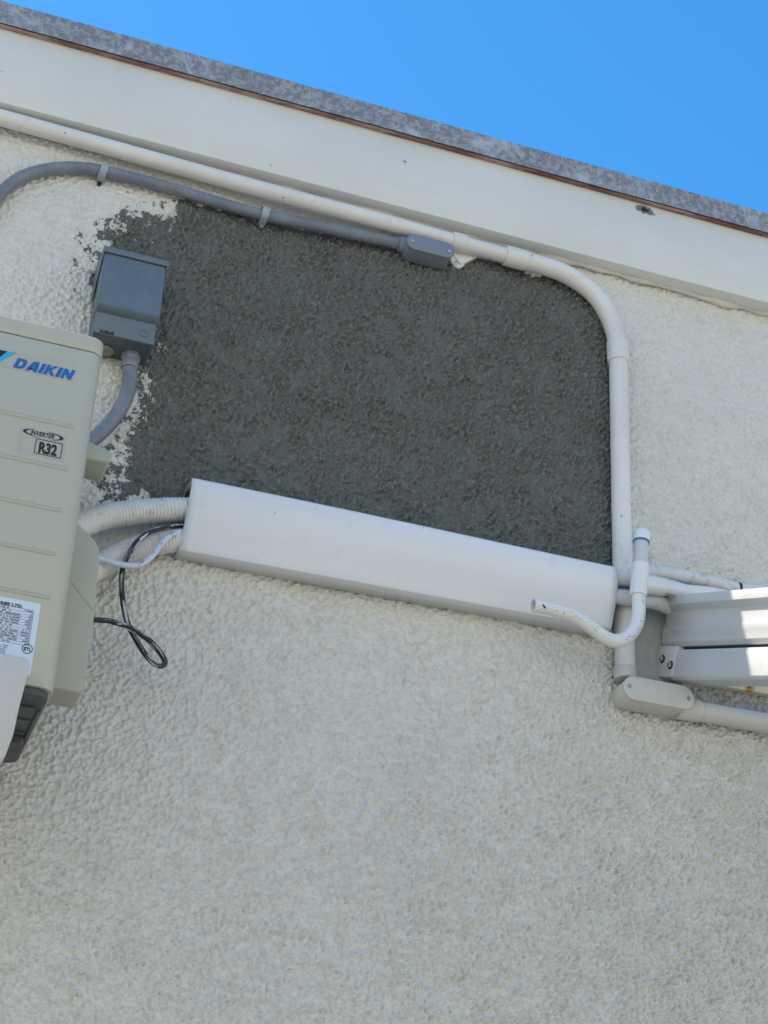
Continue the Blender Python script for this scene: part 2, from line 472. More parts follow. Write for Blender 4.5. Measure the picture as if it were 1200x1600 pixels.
# ------------------------------------------------------------------ building
bld = thing('building', 'off-white stucco building with a bare grey patch and metal-edged flat roof', 'building', (0, 0, 0))
zf0 = P(600, 316, 0.042).z      # fascia underside
zf1 = P(600, 200.5, 0.058).z      # flashing bottom
zt = P(600, 167, 0.058).z       # flashing top

core_x0, core_x1, core_z0, core_z1, st = -1.15, 1.35, 1.85, zf0+0.002, 0.0021
nx = int((core_x1-core_x0)/st)+1; nz = int((core_z1-core_z0)/st)+1
gx = np.linspace(core_x0, core_x1, nx); gz = np.linspace(core_z0, core_z1, nz)
rng = np.random.default_rng(11)
def band(lo, hi, ax=1.0, az=1.0):
    """band-limited noise, wavelengths lo..hi metres, unit deviation"""
    w = rng.standard_normal((nz, nx))
    fx = np.fft.fftfreq(nx, st)[None, :]*ax; fz = np.fft.fftfreq(nz, st)[:, None]*az
    f = np.sqrt(fx**2+fz**2)+1e-9
    k = np.exp(-(f*lo)**2*1.2)*(1-np.exp(-(f*hi)**2*1.2))
    r = np.real(np.fft.ifft2(np.fft.fft2(w)*k)); return r/r.std()
def poly_sd(pts, X, Z):
    """signed distance, positive inside"""
    d = np.full(X.shape, 1e9); inside = np.zeros(X.shape, bool)
    n = len(pts)
    for i in range(n):
        ax_, az_ = pts[i]; bx_, bz_ = pts[(i+1) % n]
        ex, ez = bx_-ax_, bz_-az_
        t = np.clip(((X-ax_)*ex+(Z-az_)*ez)/(ex*ex+ez*ez), 0, 1)
        d = np.minimum(d, np.hypot(X-ax_-t*ex, Z-az_-t*ez))
        c = ((az_ > Z) != (bz_ > Z))
        with np.errstate(divide='ignore', invalid='ignore'):
            xi = ex*(Z-az_)/(ez if ez != 0 else 1e-9)+ax_
        inside ^= c & (X < xi)
    return np.where(inside, d, -d)
PATCH = [(318,316),(240,330),(180,342),(155,372),(128,418),(150,440),(200,480),(228,560),(222,610),(204,650),(192,690),(180,735),(175,768),(230,785),
         (300,815),(640,890),(962,950),(972,880),(972,700),(966,560),(950,500),(915,455),(860,428),(800,412),(700,395),(620,388),(400,338)]
pts = [(P(x, y).x, P(x, y).z) for x, y in PATCH]
XX, ZZ = np.meshgrid(gx, gz)
sd = poly_sd(pts, XX, ZZ)
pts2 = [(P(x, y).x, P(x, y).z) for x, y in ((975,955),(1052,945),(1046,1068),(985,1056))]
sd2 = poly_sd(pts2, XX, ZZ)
pts3 = [(P(x, y).x, P(x, y).z) for x, y in ((1020,1040),(1060,1058),(1130,1066),(1400,1115),(1400,1158),(1080,1100))]  # bare strip under the beam, with the beam's shade put into its grey
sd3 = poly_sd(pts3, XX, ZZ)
xl = P(372, 500).x
amp = np.where(XX < xl, 0.052, 0.004) * 1.0
w = np.clip((XX-(xl-0.15))/0.15, 0, 1); amp = 0.15*(1-w)+0.004*w
# stucco relief: soft rolled lumps for the painted wall, crusty curled flakes for the bare render
n1 = band(0.0095, 0.024); n2 = band(0.0045, 0.009); n3 = band(0.05, 0.3); n4 = band(0.018, 0.05)
n5 = band(0.011, 0.028)
painted = 0.95*n1 + 0.55*(0.8-np.abs(n5)) + 0.62*n2
sl_ = np.clip(0.95 + 0.06*n3, 0.7, 1.2)
# coarser and deeper towards the foot, calmer in the middle
zz = (ZZ-core_z0)/(core_z1-core_z0)
q1 = band(0.009, 0.024); q2 = band(0.013, 0.040); q3 = band(0.0055, 0.009)
q4 = band(0.008, 0.024); crack = np.exp(-(q4*6.5)**2)*np.clip(0.55+0.7*band(0.02, 0.08), 0, 1.4)
act = np.clip(1.0+0.12*band(0.03, 0.12), 0.6, 1.4)
painted = np.where(painted < 0.2, 0.2+(painted-0.2)*0.62, painted)*1.25
crust = act*(np.tanh(4.0*(q2+0.3*q1))*0.45 + 0.30*q1 + 0.42*q3 - 0.75*crack + 0.95*np.exp(-(band(0.008, 0.026)*5.5)**2)*np.clip(0.5+0.7*band(0.02, 0.09), 0, 1.4))*np.clip(1.0+0.08*band(0.06, 0.25), 0.8, 1.2)
crust = np.where(crust < -0.1, -0.1+(crust+0.1)*0.6, crust)*1.15
msk = 1/(1+np.exp(-sd/0.006))
hn = painted*sl_*(1-msk) + crust*msk
sm = 1/(1+np.exp(-sd2/0.004))
hn = hn*(1-sm) + 0.25*n3*sm
grow = 1.0 + 0.40*np.clip((3.05-ZZ)/0.7, 0, 1) - 0.25*np.clip((ZZ-3.4)/0.3, 0, 1) + 0.55*np.clip((XX-0.0)/0.6, 0, 1)*np.clip((3.1-ZZ)/0.3, 0, 1)
disp = hn*(0.00185*grow*(1-msk)+0.0043*msk)
disp -= disp.mean()
disp += band(0.35, 1.2)*0.0022
e = np.minimum(np.minimum(XX-core_x0, core_x1-XX), ZZ-core_z0); disp *= np.clip(e/0.05, 0, 1)
hgt = np.clip(0.5+0.25*hn, 0, 1)
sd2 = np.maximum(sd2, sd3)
# outer coarse rim so that the wall runs on to both sides and down to the ground
ox = np.concatenate(([-9.0, -1.152], gx, [1.352, 9.0])); oz = np.concatenate(([-0.02, 1.848], gz))
NX, NZ = len(ox), len(oz)
def padf(a, v):
    r = np.full((NZ, NX), v, float); r[2:, 2:-2] = a; return r
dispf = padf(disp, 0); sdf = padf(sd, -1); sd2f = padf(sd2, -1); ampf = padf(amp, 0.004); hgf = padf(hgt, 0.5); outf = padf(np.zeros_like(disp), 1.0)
OX, OZ = np.meshgrid(ox, oz)
co = np.stack([OX, -dispf, OZ], -1).reshape(-1, 3)
idx = np.arange(NX*NZ).reshape(NZ, NX)
quads = np.stack([idx[:-1, :-1], idx[:-1, 1:], idx[1:, 1:], idx[1:, :-1]], -1).reshape(-1, 4)
me = bpy.data.meshes.new('stucco_wall')
me.vertices.add(len(co)); me.vertices.foreach_set('co', co.ravel())
me.loops.add(quads.size); me.loops.foreach_set('vertex_index', quads.ravel().astype(np.int32))
me.polygons.add(len(quads)); me.polygons.foreach_set('loop_start', (np.arange(len(quads))*4).astype(np.int32))
me.polygons.foreach_set('loop_total', np.full(len(quads), 4, np.int32))
me.update(calc_edges=True)
me.polygons.foreach_set('use_smooth', np.ones(len(quads), bool))
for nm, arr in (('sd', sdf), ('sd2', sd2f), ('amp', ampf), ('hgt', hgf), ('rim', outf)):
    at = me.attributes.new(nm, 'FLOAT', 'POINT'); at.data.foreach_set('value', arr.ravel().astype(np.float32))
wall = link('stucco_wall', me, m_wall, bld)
def on_wall(x, y, d=0):
    return P(x, y, d)

# fascia board: front plus underside, slightly eased arris
bm = bmesh.new()
prism(bm, [(-0.042, zf0), (-0.0425, zf1+0.004), (0.10, zf1+0.004), (0.10, zf0)], 'x', -9, 9, 0.003, 2)
link('fascia_board', bm_mesh(bm), m_fascia, bld, autos=40)
bm = bmesh.new()
prism(bm, [(-0.0535, zf1+0.0002), (-0.0535, zf1+0.0035), (-0.0426, zf1+0.0035), (-0.0426, zf1+0.0002)], 'x', -9, 9)
link('drip_strip', bm_mesh(bm), m_rust, bld)
bm = bmesh.new()
prism(bm, [(-0.058, zf1+0.003), (-0.058, zt), (0.25, zt+0.004), (0.25, zt-0.01), (-0.0565, zt-0.0015), (-0.0565, zf1+0.003)], 'x', -9, 9)
link('metal_flashing', bm_mesh(bm), m_galv, bld)
bm = bmesh.new()
box(bm, -9, 9, 0.12, 7, zf1-0.15, zt-0.012)
link('roof', bm_mesh(bm), m_roof, bld)
# caulk bead where stucco meets the fascia underside
path = []
for i in range(260):
    x = -1.2 + 2.4*i/259
    path.append(Vector((x, -0.006+0.002*math.sin(x*9), zf0-0.002+0.0012*math.sin(x*31)+0.001*math.sin(x*77))))
link('caulk_bead', sweep(path, lambda s: 0.006+0.0025*math.sin(s*23)*math.sin(s*7.1)+0.0015*math.sin(s*61), 10), m_caulk, bld, smooth=True)

# ------------------------------------------------------------------ long white conduit run with the elbow
dC = 0.0265; R = 0.0205
cv = thing('conduit_run', 'long white painted conduit under the fascia bending down beside the grey patch', 'conduit', P(800, 403, 0))
line = [(-60, 167), (150, 225), (400, 294), (600, 347), (700, 375), (800, 402), (857, 418), (885, 429), (911, 445), (932, 464), (948, 488), (959, 514), (965, 545), (967, 600), (969, 700), (972, 850), (977, 1052)]
path = catmull([P(x, y, dC) for x, y in line], 0.006)
sE = (P(805, 404, dC)-P(-60, 167, dC)).length
link('pipe', sweep(path, lambda s: 0.0172 if s < sE else 0.0203, 32), m_pvc, cv, smooth=True)
def coupling(par, a, b, d, r, mat, name='coupling', flare=True, seg=32):
    pa, pb = P(a[0], a[1], d), P(b[0], b[1], d)
    L = (pb-pa).length; n = 14
    pth = [pa.lerp(pb, i/n) for i in range(n+1)]
    def rr(s):
        k = min(s, L-s)
        return r*(0.955+0.045*min(1, k/0.0035)) if flare else r
    return link(name, sweep(pth, rr, seg), mat, par, autos=35)
coupling(cv, (706, 376), (727, 382), dC, 0.0204, m_pvc, 'pipe_strap')
coupling(cv, (789, 399), (822, 408), dC, R+0.002, m_pvc)
coupling(cv, (964.5, 534), (966, 566), dC, R+0.003, m_pvc)
coupling(cv, (976, 1044), (977, 1062), dC, R+0.002, m_pvc2)
# strap ear with its screw below the pipe
bm = bmesh.new()
c0 = P(716, 409, 0.016)
prism(bm, [(c0.x+0.002+0.017*math.cos(a), c0.z+0.004+0.0145*math.sin(a+0.3*math.cos(a))) for a in [i*math.pi/8 for i in range(16)]], 'y', -0.010, -0.002, 0.002)
e_ = [P(x, y, 0.012) for x, y in ((708, 398), (720, 414), (733, 408), (748, 400), (742, 386), (712, 380))]
prism(bm, [(p.x, p.z) for p in e_], 'y', -0.0135, -0.002, 0.002)
ear = link('strap_ear', bm_mesh(bm), m_pvc, cv, autos=40)
bm = bmesh.new(); cyl(bm, (c0.x-0.002, -0.0098, c0.z), (0, -1, 0), 0.0052, 0.0022, 18, bev=0.0008)
link('screw', bm_mesh(bm), m_screw, ear, autos=40)
# torn paint hanging below the elbow
for (x, y, sx, sy) in ((833, 427, 6, 6), (825, 424, 7, 4), (842, 429, 6, 3)):
    o = P(x, y, 0.008); n = 9
    pp = [(o.x+0.00125*sx*math.cos(a)*random.uniform(.6, 1.2), o.z+0.00125*sy*math.sin(a)*random.uniform(.6, 1.2)) for a in [2*math.pi*i/n for i in range(n)]]
    bm = bmesh.new(); prism(bm, pp, 'y', -0.010, -0.002); link('paint_flake', bm_mesh(bm), m_pvc, cv)

# ------------------------------------------------------------------ grey flexible conduit with its conduit body
fx = thing('flexible_conduit', 'long grey flexible conduit curving across the wall top into a grey fitting', 'conduit', P(300, 305, 0))
fl = [(-30, 345), (-12, 318), (4, 299), (33, 277), (67, 266), (100, 262), (133, 263), (165, 268), (200, 276), (267, 294), (333, 314), (400, 333), (460, 346), (500, 354), (560, 367), (627, 382)]
link('sheath', sweep(catmull([P(x, y, 0.019) for x, y in fl], 0.005), 0.0125, 24), m_flex, fx, smooth=True)
coupling(fx, (623, 381), (640, 385), 0.024, 0.0165, m_grey, 'fitting')

def stadium(cx, cz, L, Wd, n=10):
    r = Wd/2; h = L/2-r; pts = []
    for i in range(n+1):
        a = -math.pi/2+math.pi*i/n; pts.append((cx+h+r*math.cos(a), cz+r*math.sin(a)))
    for i in range(n+1):
        a = math.pi/2+math.pi*i/n; pts.append((cx-h+r*math.cos(a), cz+r*math.sin(a)))
    return pts
def conduit_body(t, cx, cz, L, Wd, d, mat, screws, taper=True):
    bm = bmesh.new()
    prism(bm, stadium(cx, cz, L, Wd), 'y', -0.004, -(d-0.004), 0.002)
    b_ = link('body', bm_mesh(bm), mat, t, autos=35)
    bm = bmesh.new()
    prism(bm, stadium(cx, cz, L+0.002, Wd+0.002), 'y', -(d-0.0036), -d, 0.0012)
    c_ = link('cover_plate', bm_mesh(bm), mat, t, autos=35)
    for s in (-1, 1):
        bm = bmesh.new(); cyl(bm, (cx+s*(L/2-0.011), -d+0.0005, cz+(0.002 if s < 0 else -0.001)), (0, -1, 0), 0.0042, 0.0022, 18, bev=0.0007)
        s_ = link('screw', bm_mesh(bm), screws, c_, autos=40)
        bm = bmesh.new(); box(bm, cx+s*(L/2-0.011)-0.003, cx+s*(L/2-0.011)+0.003, -d-0.00205, -d-0.0014, cz-0.0005, cz+0.0011)
        S_ = bm_mesh(bm); bpy.data.meshes.remove(S_)
cb = P(673.5, 384, 0.052)
body = thing('pipe_fitting', 'small grey pipe fitting with two-screw cover below the white pipe', 'pipe fitting', (cb.x, 0, cb.z))
conduit_body(body, cb.x, cb.z, 0.106, 0.037, 0.052, m_grey, m_screw)

# clips
def clip(x, y, label, mat, tilt):
    c = P(x, y, 0.019)
    t = thing('conduit_clip', label, 'clip', (c.x, 0, c.z), 'clips holding the grey flexible conduit')
    path = []
    R_ = 0.0158
    q = Matrix.Rotation(tilt, 3, 'Y')
    prof = [(-0.023, 0.002), (-0.016, 0.002)] + [(-R_*math.cos(a), 0.019+R_*math.sin(a)) for a in [math.pi*(0.0)+math.pi*i/12 for i in range(13)]] + [(0.016, 0.002)]
    prof = [(z, d) for z, d in prof]
    bm = bmesh.new(); wdt = 0.0075; prev = None
    rows = []
    for (z, d) in prof:
        rr = []
        for (sx, off) in ((-1, 0), (1, 0), (1, 0.0016), (-1, 0.0016)):
            v = q @ Vector((sx*wdt, 0, -z))
            rr.append(bm.verts.new((c.x+v.x, -(d+off), c.z+v.z)))
        rows.append(rr)
    for a, b in zip(rows, rows[1:]):
        for k in range(4):
            bm.faces.new((a[k], b[k], b[(k+1) % 4], a[(k+1) % 4]))
    bm.faces.new(rows[0]); bm.faces.new(rows[-1][::-1])
    link('band', bm_mesh(bm), mat, t, autos=30)
    for z, r in ((0.021, 0.0048),):
        v = q @ Vector((0, 0, -z))
        bm = bmesh.new(); cyl(bm, (c.x+v.x, -0.003, c.z+v.z), (0, -1, 0), r, 0.005, 16, bev=0.001)
        link('screw', bm_mesh(bm), m_black if x < 300 else m_grey, t, autos=40)
    v = q @ Vector((0, 0, 0.0165))
    bm = bmesh.new(); box(bm, c.x+v.x-0.005, c.x+v.x+0.005, -0.014, -0.001, c.z+v.z-0.003, c.z+v.z+0.003, 0.001)
    link('clip_foot', bm_mesh(bm), m_black, t)
m_clip = paint('clip_metal', (0.38, 0.40, 0.42), 0.45, 0.1, (0.15, 0.15, 0.15), 0.5, scale=40)
clip(161, 269, 'grey conduit clip with black screw at the top of the left bend', m_clip, 0.12)
clip(413, 335, 'light grey conduit clip above the dark patch left of the grey fitting', m_clip, 0.05)

# ------------------------------------------------------------------ disconnect box
dB = 0.093; dL = 0.079
xa = (P(159.5, 430, dB).x + P(163, 394, dB).x)/2; xb = (P(257, 418, dB).x+P(252.5, 494, dB).x)/2
z_top = (P(163, 386, dB).z + P(258, 407, dB).z)/2
z_lid = (P(163, 394, dB).z + P(257, 416, dB).z)/2
z_st = (P(157.5, 475, dB).z + P(252, 495, dB).z)/2
z_bot = (P(148.5, 519, dL).z + P(247, 539, dL).z)/2
bx = thing('disconnect_box', 'blue-grey metal electrical disconnect box above the air conditioner corner', 'electrical box', ((xa+xb)/2, 0, z_bot))
bm = bmesh.new()
box(bm, xa+0.002, xb-0.002, -dL, -0.001, z_bot, z_top-0.004, 0.0015)
link('housing', bm_mesh(bm), m_greybox, bx, autos=40)
bm = bmesh.new()     # door: folded sheet with a lip that turns in at the foot
prism(bm, [(-dL-0.0006, z_st-0.010), (-dB-0.002, z_st-0.001), (-dB, z_st+0.002), (-dB, z_lid-0.0015), (-0.05, z_lid-0.0015), (-0.05, z_st-0.010)], 'x', xa, xb, 0.001)
dr = link('door', bm_mesh(bm), m_greybox, bx, autos=30)
bm = bmesh.new()
prism(bm, [(-dB-0.004, z_lid), (-dB-0.004, z_top), (-0.001, z_top+0.012), (-0.001, z_lid+0.006), (-dB, z_lid)], 'x', xa-0.003, xb+0.003, 0.001)
link('lid', bm_mesh(bm), m_greybox, bx, autos=30)
for s, X in ((-1, xa-0.003), (1, xb+0.0012)):      # triangular side ears of the lid
    bm = bmesh.new()
    prism(bm, [(-dB-0.003, z_lid+0.001), (-dB-0.003, z_lid-0.006), (-0.02, z_lid-0.058), (-0.002, z_lid-0.058), (-0.002, z_lid+0.001)], 'x', X, X+0.0018)
    link('side_ear', bm_mesh(bm), m_greybox, bx)
# embossed mark on door
cxm = (xa+xb)/2+0.004; czm = z_lid-0.036
bm = bmesh.new()
def ring(bm, c, r, w, n, y, rot=0, h=0.0006):
    o = [bm.verts.new((c[0]+r*math.cos(rot+2*math.pi*i/n), y, c[1]+r*math.sin(rot+2*math.pi*i/n))) for i in range(n)]
    i_ = [bm.verts.new((c[0]+(r-w)*math.cos(rot+2*math.pi*i/n), y-h, c[1]+(r-w)*math.sin(rot+2*math.pi*i/n))) for i in range(n)]
    k_ = [bm.verts.new((c[0]+(r-2*w)*math.cos(rot+2*math.pi*i/n), y, c[1]+(r-2*w)*math.sin(rot+2*math.pi*i/n))) for i in range(n)]
    for i in range(n):
        j = (i+1) % n
        bm.faces.new((o[i], o[j], i_[j], i_[i])); bm.faces.new((i_[i], i_[j], k_[j], k_[i]))
ring(bm, (cxm, czm), 0.0135, 0.0011, 5, -dB-0.0002, -math.pi/2); ring(bm, (cxm, czm), 0.0085, 0.001, 5, -dB-0.0002, -math.pi/2)
link('embossed_mark', bm_mesh(bm), m_greybox, dr)
kn = P(225, 521, dL)
bm = bmesh.new()
bmesh.ops.create_uvsphere(bm, u_segments=20, v_segments=10, radius=1.0, matrix=Matrix.Translation((kn.x, -dL, kn.z)) @ Matrix.Diagonal((0.0085, 0.0035, 0.0085, 1)))
link('knockout_dimple', bm_mesh(bm), m_greybox, bx, smooth=True)
sl0 = P(167, 519, dL)
bm = bmesh.new(); box(bm, sl0.x-0.013, sl0.x+0.013, -dL-0.0012, -dL+0.002, sl0.z-0.003, sl0.z+0.003, 0.0004)
slot = link('latch_slot', bm_mesh(bm), m_black, bx)
bm = bmesh.new(); box(bm, sl0.x-0.011, sl0.x-0.003, -dL-0.0024, -dL-0.001, sl0.z-0.0022, sl0.z+0.0022); box(bm, sl0.x+0.002, sl0.x+0.009, -dL-0.0024, -dL-0.001, sl0.z-0.0014, sl0.z+0.0022)
link('latch_tab', bm_mesh(bm), m_greybox2, slot)
bm = bmesh.new()      # underside plate, with knockout rings
box(bm, xa+0.004, xb-0.004, -dL+0.002, -0.003, z_bot-0.0012, z_bot-0.0002)
link('bottom_plate', bm_mesh(bm), m_greybox2, bx)

m_bush = paint('bushing_plastic', (0.25, 0.235, 0.20), 0.6, 0.15, (0.1, 0.1, 0.09), 0.4, scale=30)
# plastic plug next to the whip
pg = PZ(166, 546, z_bot-0.001)
bm = bmesh.new(); cyl(bm, (pg.x-0.002, pg.y, z_bot-0.008), (0, 0, 1), 0.0165, 0.0065, 28, bev=0.002)
link('bottom_bushing', bm_mesh(bm), m_bush, bx, autos=40)
# whip
wc = PZ(205, 553, z_bot)
wh = thing('conduit_whip', 'short grey conduit whip hanging from the disconnect box behind the air conditioner', 'conduit', wc)
bm = bmesh.new(); cyl(bm, (wc.x, wc.y, z_bot-0.016), (0, 0, 1), 0.018, 0.0155, 6, bev=0.001); cyl(bm, (wc.x, wc.y, z_bot-0.034), (0, 0, 1), 0.0165, 0.0185, 28, bev=0.0015)
link('connector', bm_mesh(bm), m_grey, wh, autos=30)
dw = -wc.y
wp = [Vector((wc.x, wc.y, z_bot-0.028)), P(203, 592, dw), P(196, 622, dw+0.004), P(181, 650, dw+0.01), P(160, 674, dw+0.015), P(138, 692, dw+0.02), P(110, 712, dw+0.02)]
def ribbed(r, pitch, depth):
    return lambda s: r + depth*math.sin(2*math.pi*s/pitch)
link('sheath', sweep(catmull(wp, 0.0012), ribbed(0.0140, 0.0062, 0.00045), 24), m_flex, wh, smooth=True)

# ------------------------------------------------------------------ air conditioner
dA = 0.40; dAb = 0.085
XR = (P(157, 556, dA).x + P(136.5, 725, dA).x + P(91, 1075, dA).x + P(112, 903, dA).x)/4
zA1 = P(60, 507, dA).z; zSe = P(60, 531, dA).z; zA0 = P(60, 1073, dA).z
XL = XR-0.78
ac = thing('air_conditioner', 'beige outdoor air conditioner unit with blue lettering mounted on the wall', 'air conditioner', ((XL+XR)/2, -(dA+dAb)/2, zA0))
def rrect(x0, x1, y0, y1, r, n=8):
    pts = []
    for cx, cy, a0 in ((x1-r, y0+r, -90), (x1-r, y1-r, 0), (x0+r, y1-r, 90), (x0+r, y0+r, 180)):
        for i in range(n+1):
            a = math.radians(a0+90*i/n); pts.append((cx+r*math.cos(a), cy+r*math.sin(a)))
    return pts
bm = bmesh.new(); prism(bm, rrect(XL, XR, -dA, -dAb, 0.022), 'z', zA0, zSe-0.0008, 0.0012, 2)
casing = link('casing', bm_mesh(bm), m_ac, ac, autos=35)
bm = bmesh.new(); prism(bm, rrect(XL-0.001, XR+0.001, -dA-0.001, -dAb, 0.024), 'z', zSe+0.0006, zA1, 0.0016, 3)
link('top_panel', bm_mesh(bm), m_ac, ac, autos=35)
bm = bmesh.new(); prism(bm, rrect(XL+0.002, XR-0.002, -dA+0.002, -dAb, 0.022), 'z', zSe-0.0018, zSe+0.0012)
link('seam_gasket', bm_mesh(bm), m_black, ac)
# pressed ribs on the front
def tri(name, pts, mat, par, y0, y1, bev=0):
    bm = bmesh.new(); prism(bm, pts, 'y', y0, y1, bev); return link(name, bm_mesh(bm), mat, par)
for (x, y) in ((114, 667), (105, 733), (95, 798), (86, 866), (78, 934)):
    p = P(x, y, dA)
    bm = bmesh.new()
    hgt_ = 0.0042
    prof = [(-dA+0.0002, p.z-hgt_), (-dA-0.0022, p.z-hgt_*0.35), (-dA-0.0022, p.z+hgt_*0.2), (-dA+0.0002, p.z+hgt_)]
    prism(bm, prof, 'x', XL+0.05, p.x, 0.0008, 1)
    link('pressed_rib', bm_mesh(bm), m_ac, casing, autos=50)
# underside pan: rim, ribs, drain
bm = bmesh.new(); prism(bm, rrect(XL+0.006, XR-0.006, -dA+0.004, -dAb, 0.02), 'z', zA0-0.012, zA0-0.0006, 0.002)
pan = link('base_pan', bm_mesh(bm), m_pan, ac, autos=35)
bm = bmesh.new()
for k in range(5):
    y = -dA+0.05+0.055*k
    box(bm, XR-0.10, XR-0.018, y, y+0.012, zA0-0.0155, zA0-0.0115, 0.0012)
box(bm, XR-0.0135, XR-0.0100, -dA+0.06, -dAb-0.03, zA0-0.016, zA0-0.0115)
link('pan_rib', bm_mesh(bm), m_pan, pan)
bm = bmesh.new()
box(bm, XR-0.14, XR-0.015, -0.225, -0.165, zA0-0.030, zA0-0.0125, 0.003)
link('foot', bm_mesh(bm), m_pan, ac)
# service valve cover on the right flank
dv = 0.225
def PV(x, y): p = P(x, y, dv); return (p.x, p.z)
out = [PV(112, 800), PV(126, 822), PV(138, 832), PV(149, 844), PV(155.5, 858), PV(156, 875), PV(153, 905), PV(147, 966), PV(138, 1028), PV(131, 1078), PV(128, 1083), PV(88, 1075)]
out[0] = (XR-0.004, out[0][1]); out[-1] = (XR-0.004, out[-1][1])
bm = bmesh.new(); prism(bm, out, 'y', -dv, -dv+0.075, 0.004, 3)
vc = link('valve_cover', bm_mesh(bm), m_ac2, ac, autos=35)
# crease
a = P(113, 911, dv); b = P(146, 955, dv)
link('crease', sweep([Vector((a.x, -dv, a.z)).lerp(Vector((b.x, -dv, b.z)), i/10) for i in range(11)], 0.0011, 8), m_ac2, vc, smooth=True)
# lifting handle
dh = 0.20
h0 = P(142, 684, dh); h1 = P(176, 706, dh); h2 = P(170, 722, dh); h3 = P(136, 716, dh)
bm = bmesh.new()
pt = [(XR-0.003, h0.z), (h1.x, h1.z), (h1.x-0.001, h2.z+0.004), (h1.x-0.006, h3.z), (XR-0.003, h3.z)]
prism(bm, pt, 'y', -dh, -dh+0.075, 0.003, 2)
link('lifting_handle', bm_mesh(bm), m_ac2, ac, autos=40)

# --- lettering: outlines on a unit box (x right, y up), leaning
def glyph(bm, polys, org, sx, sz, shear, y, th=0.0004):
    for poly in polys:
        pts = [(org[0]+(px+shear*py*sz/sx)*sx, org[1]+py*sz) for px, py in poly]
        prism(bm, pts, 'y', y, y-th)
G = {
 'D': [[(0,0),(.34,0),(.34,1),(0,1)], [(.34,0),(.66,0),(.9,.12),(1,.3),(.68,.38),(.6,.26),(.34,.26)], [(1,.3),(1,.72),(.68,.64),(.68,.38)], [(1,.72),(.88,.9),(.66,1),(.34,1),(.34,.74),(.58,.74),(.68,.64)]],
 'A': [[(0,0),(.34,0),(.58,.66),(.58,1),(.36,1)], [(.58,.66),(.66,0),(1,0),(.84,1),(.58,1)], [(.28,.14),(.66,.14),(.66,.36),(.36,.36)]],
 'I': [[(0,0),(1,0),(1,1),(0,1)]],
 'K': [[(0,0),(.32,0),(.32,1),(0,1)], [(.32,.42),(.66,0),(1.04,0),(.56,.54),(.98,1),(.62,1),(.32,.66)]],
 'N': [[(0,0),(.3,0),(.3,1),(0,1)], [(.3,1),(.3,.5),(.68,0),(.68,.5)], [(.68,0),(1,0),(1,1),(.68,1)]],
}
yF = -dA-0.0008
pO = P(20.0, 574.0, dA)           # left foot of the D
pE = P(110, 594.5, dA)
Wt = pE.x-pO.x; hT = (P(64, 566, dA).z - P(64, 582, dA).z)
bm = bmesh.new()
adv = [('D', 1.0), ('A', 1.08), ('I', 0.36), ('K', 1.0), ('I', 0.36), ('N', 1.0)]
tot = sum(a for _, a in adv)+0.12*5
u = Wt/tot; x = pO.x
for ch, w_ in adv:
    glyph(bm, G[ch], (x, pO.z), u*w_, hT, 0.30, yF)
    x += u*(w_+0.12)
logo = link('brand_lettering', bm_mesh(bm), m_blue, ac)
def flat(name, px, mat, par, dd, th=0.0004, d=dA):
    pts = [(P(a, b, d).x, P(a, b, d).z) for a, b in px]
    bm = bmesh.new(); prism(bm, pts, 'y', -d-dd, -d-dd-th); return link(name, bm_mesh(bm), mat, par)
z_lt = P(24, 549, dA)
flat('clear_decal', [(-20, 540), (118, 566), (114, 596), (-20, 568)], m_decal, ac, 0.0001, 0.0003)
flat('logo_corner', [(-30, 541), (11.5, 549.5), (-2, 560), (-30, 574)], m_ink, ac, 0.0006)
flat('logo_stripe', [(11.5, 549.5), (25, 552), (3, 563.5), (-30, 585), (-30, 574), (-2, 560)], m_cyan, ac, 0.0006)

def text(name, s, px, size, mat, par, d, dd=0.0006, shear=0, bold=0.0, sx=1.0):
    cu = bpy.data.curves.new('t', 'FONT'); cu.body = s; cu.size = size; cu.shear = shear; cu.offset = bold
    cu.extrude = 0.0002; cu.resolution_u = 4
    to = bpy.data.objects.new('t', cu); COL.objects.link(to)
    dg = bpy.context.evaluated_depsgraph_get(); dg.update()
    me = bpy.data.meshes.new_from_object(to.evaluated_get(dg))
    bpy.data.objects.remove(to); bpy.data.curves.remove(cu)
    o = P(px[0], px[1], d)
    me.transform(Matrix.Translation((o.x, -d-dd, o.z)) @ Matrix.Rotation(math.pi/2, 4, 'X') @ Matrix.Diagonal((sx, 1, 1, 1)))
    me.materials.clear()
    return link(name, me, mat, par)
bd = flat('badge_decal', [(32, 667), (103, 681), (99, 721), (28, 706)], m_decal, ac, 0.0001, 0.0003)
text('inverter_lettering', 'INVERTER', (46.5, 678.4), 0.0116, m_ink, bd, dA, shear=0.35, bold=0.0003, sx=0.74)
# swooshes either side of the word
def arc_poly(cx, cz, rx, rz, a0, a1, wmax, n=18):
    o, i_ = [], []
    for k in range(n+1):
        t = k/n; a = math.radians(a0+(a1-a0)*t); w_ = wmax*math.sin(math.pi*t)**0.8+0.00005
        o.append((cx+rx*math.cos(a), cz+rz*math.sin(a))); i_.append((cx+(rx-w_)*math.cos(a), cz+(rz-w_*0.25)*math.sin(a)))
    return o, i_
bm = bmesh.new()
cen = P(67.5, 679.5, dA)
for a0, a1 in ((112, 262), (-68, 82)):
    o_, i_ = arc_poly(cen.x, cen.z, 0.0325, 0.0072, a0, a1, 0.0055)
    for k in range(len(o_)-1):
        prism(bm, [o_[k], o_[k+1], i_[k+1], i_[k]], 'y', yF, yF-0.0003)
link('swoosh', bm_mesh(bm), m_ink, bd)
text('refrigerant_lettering', 'R32', (58.8, 706.2), 0.0262, m_ink, bd, dA, bold=0.00125, sx=0.70)
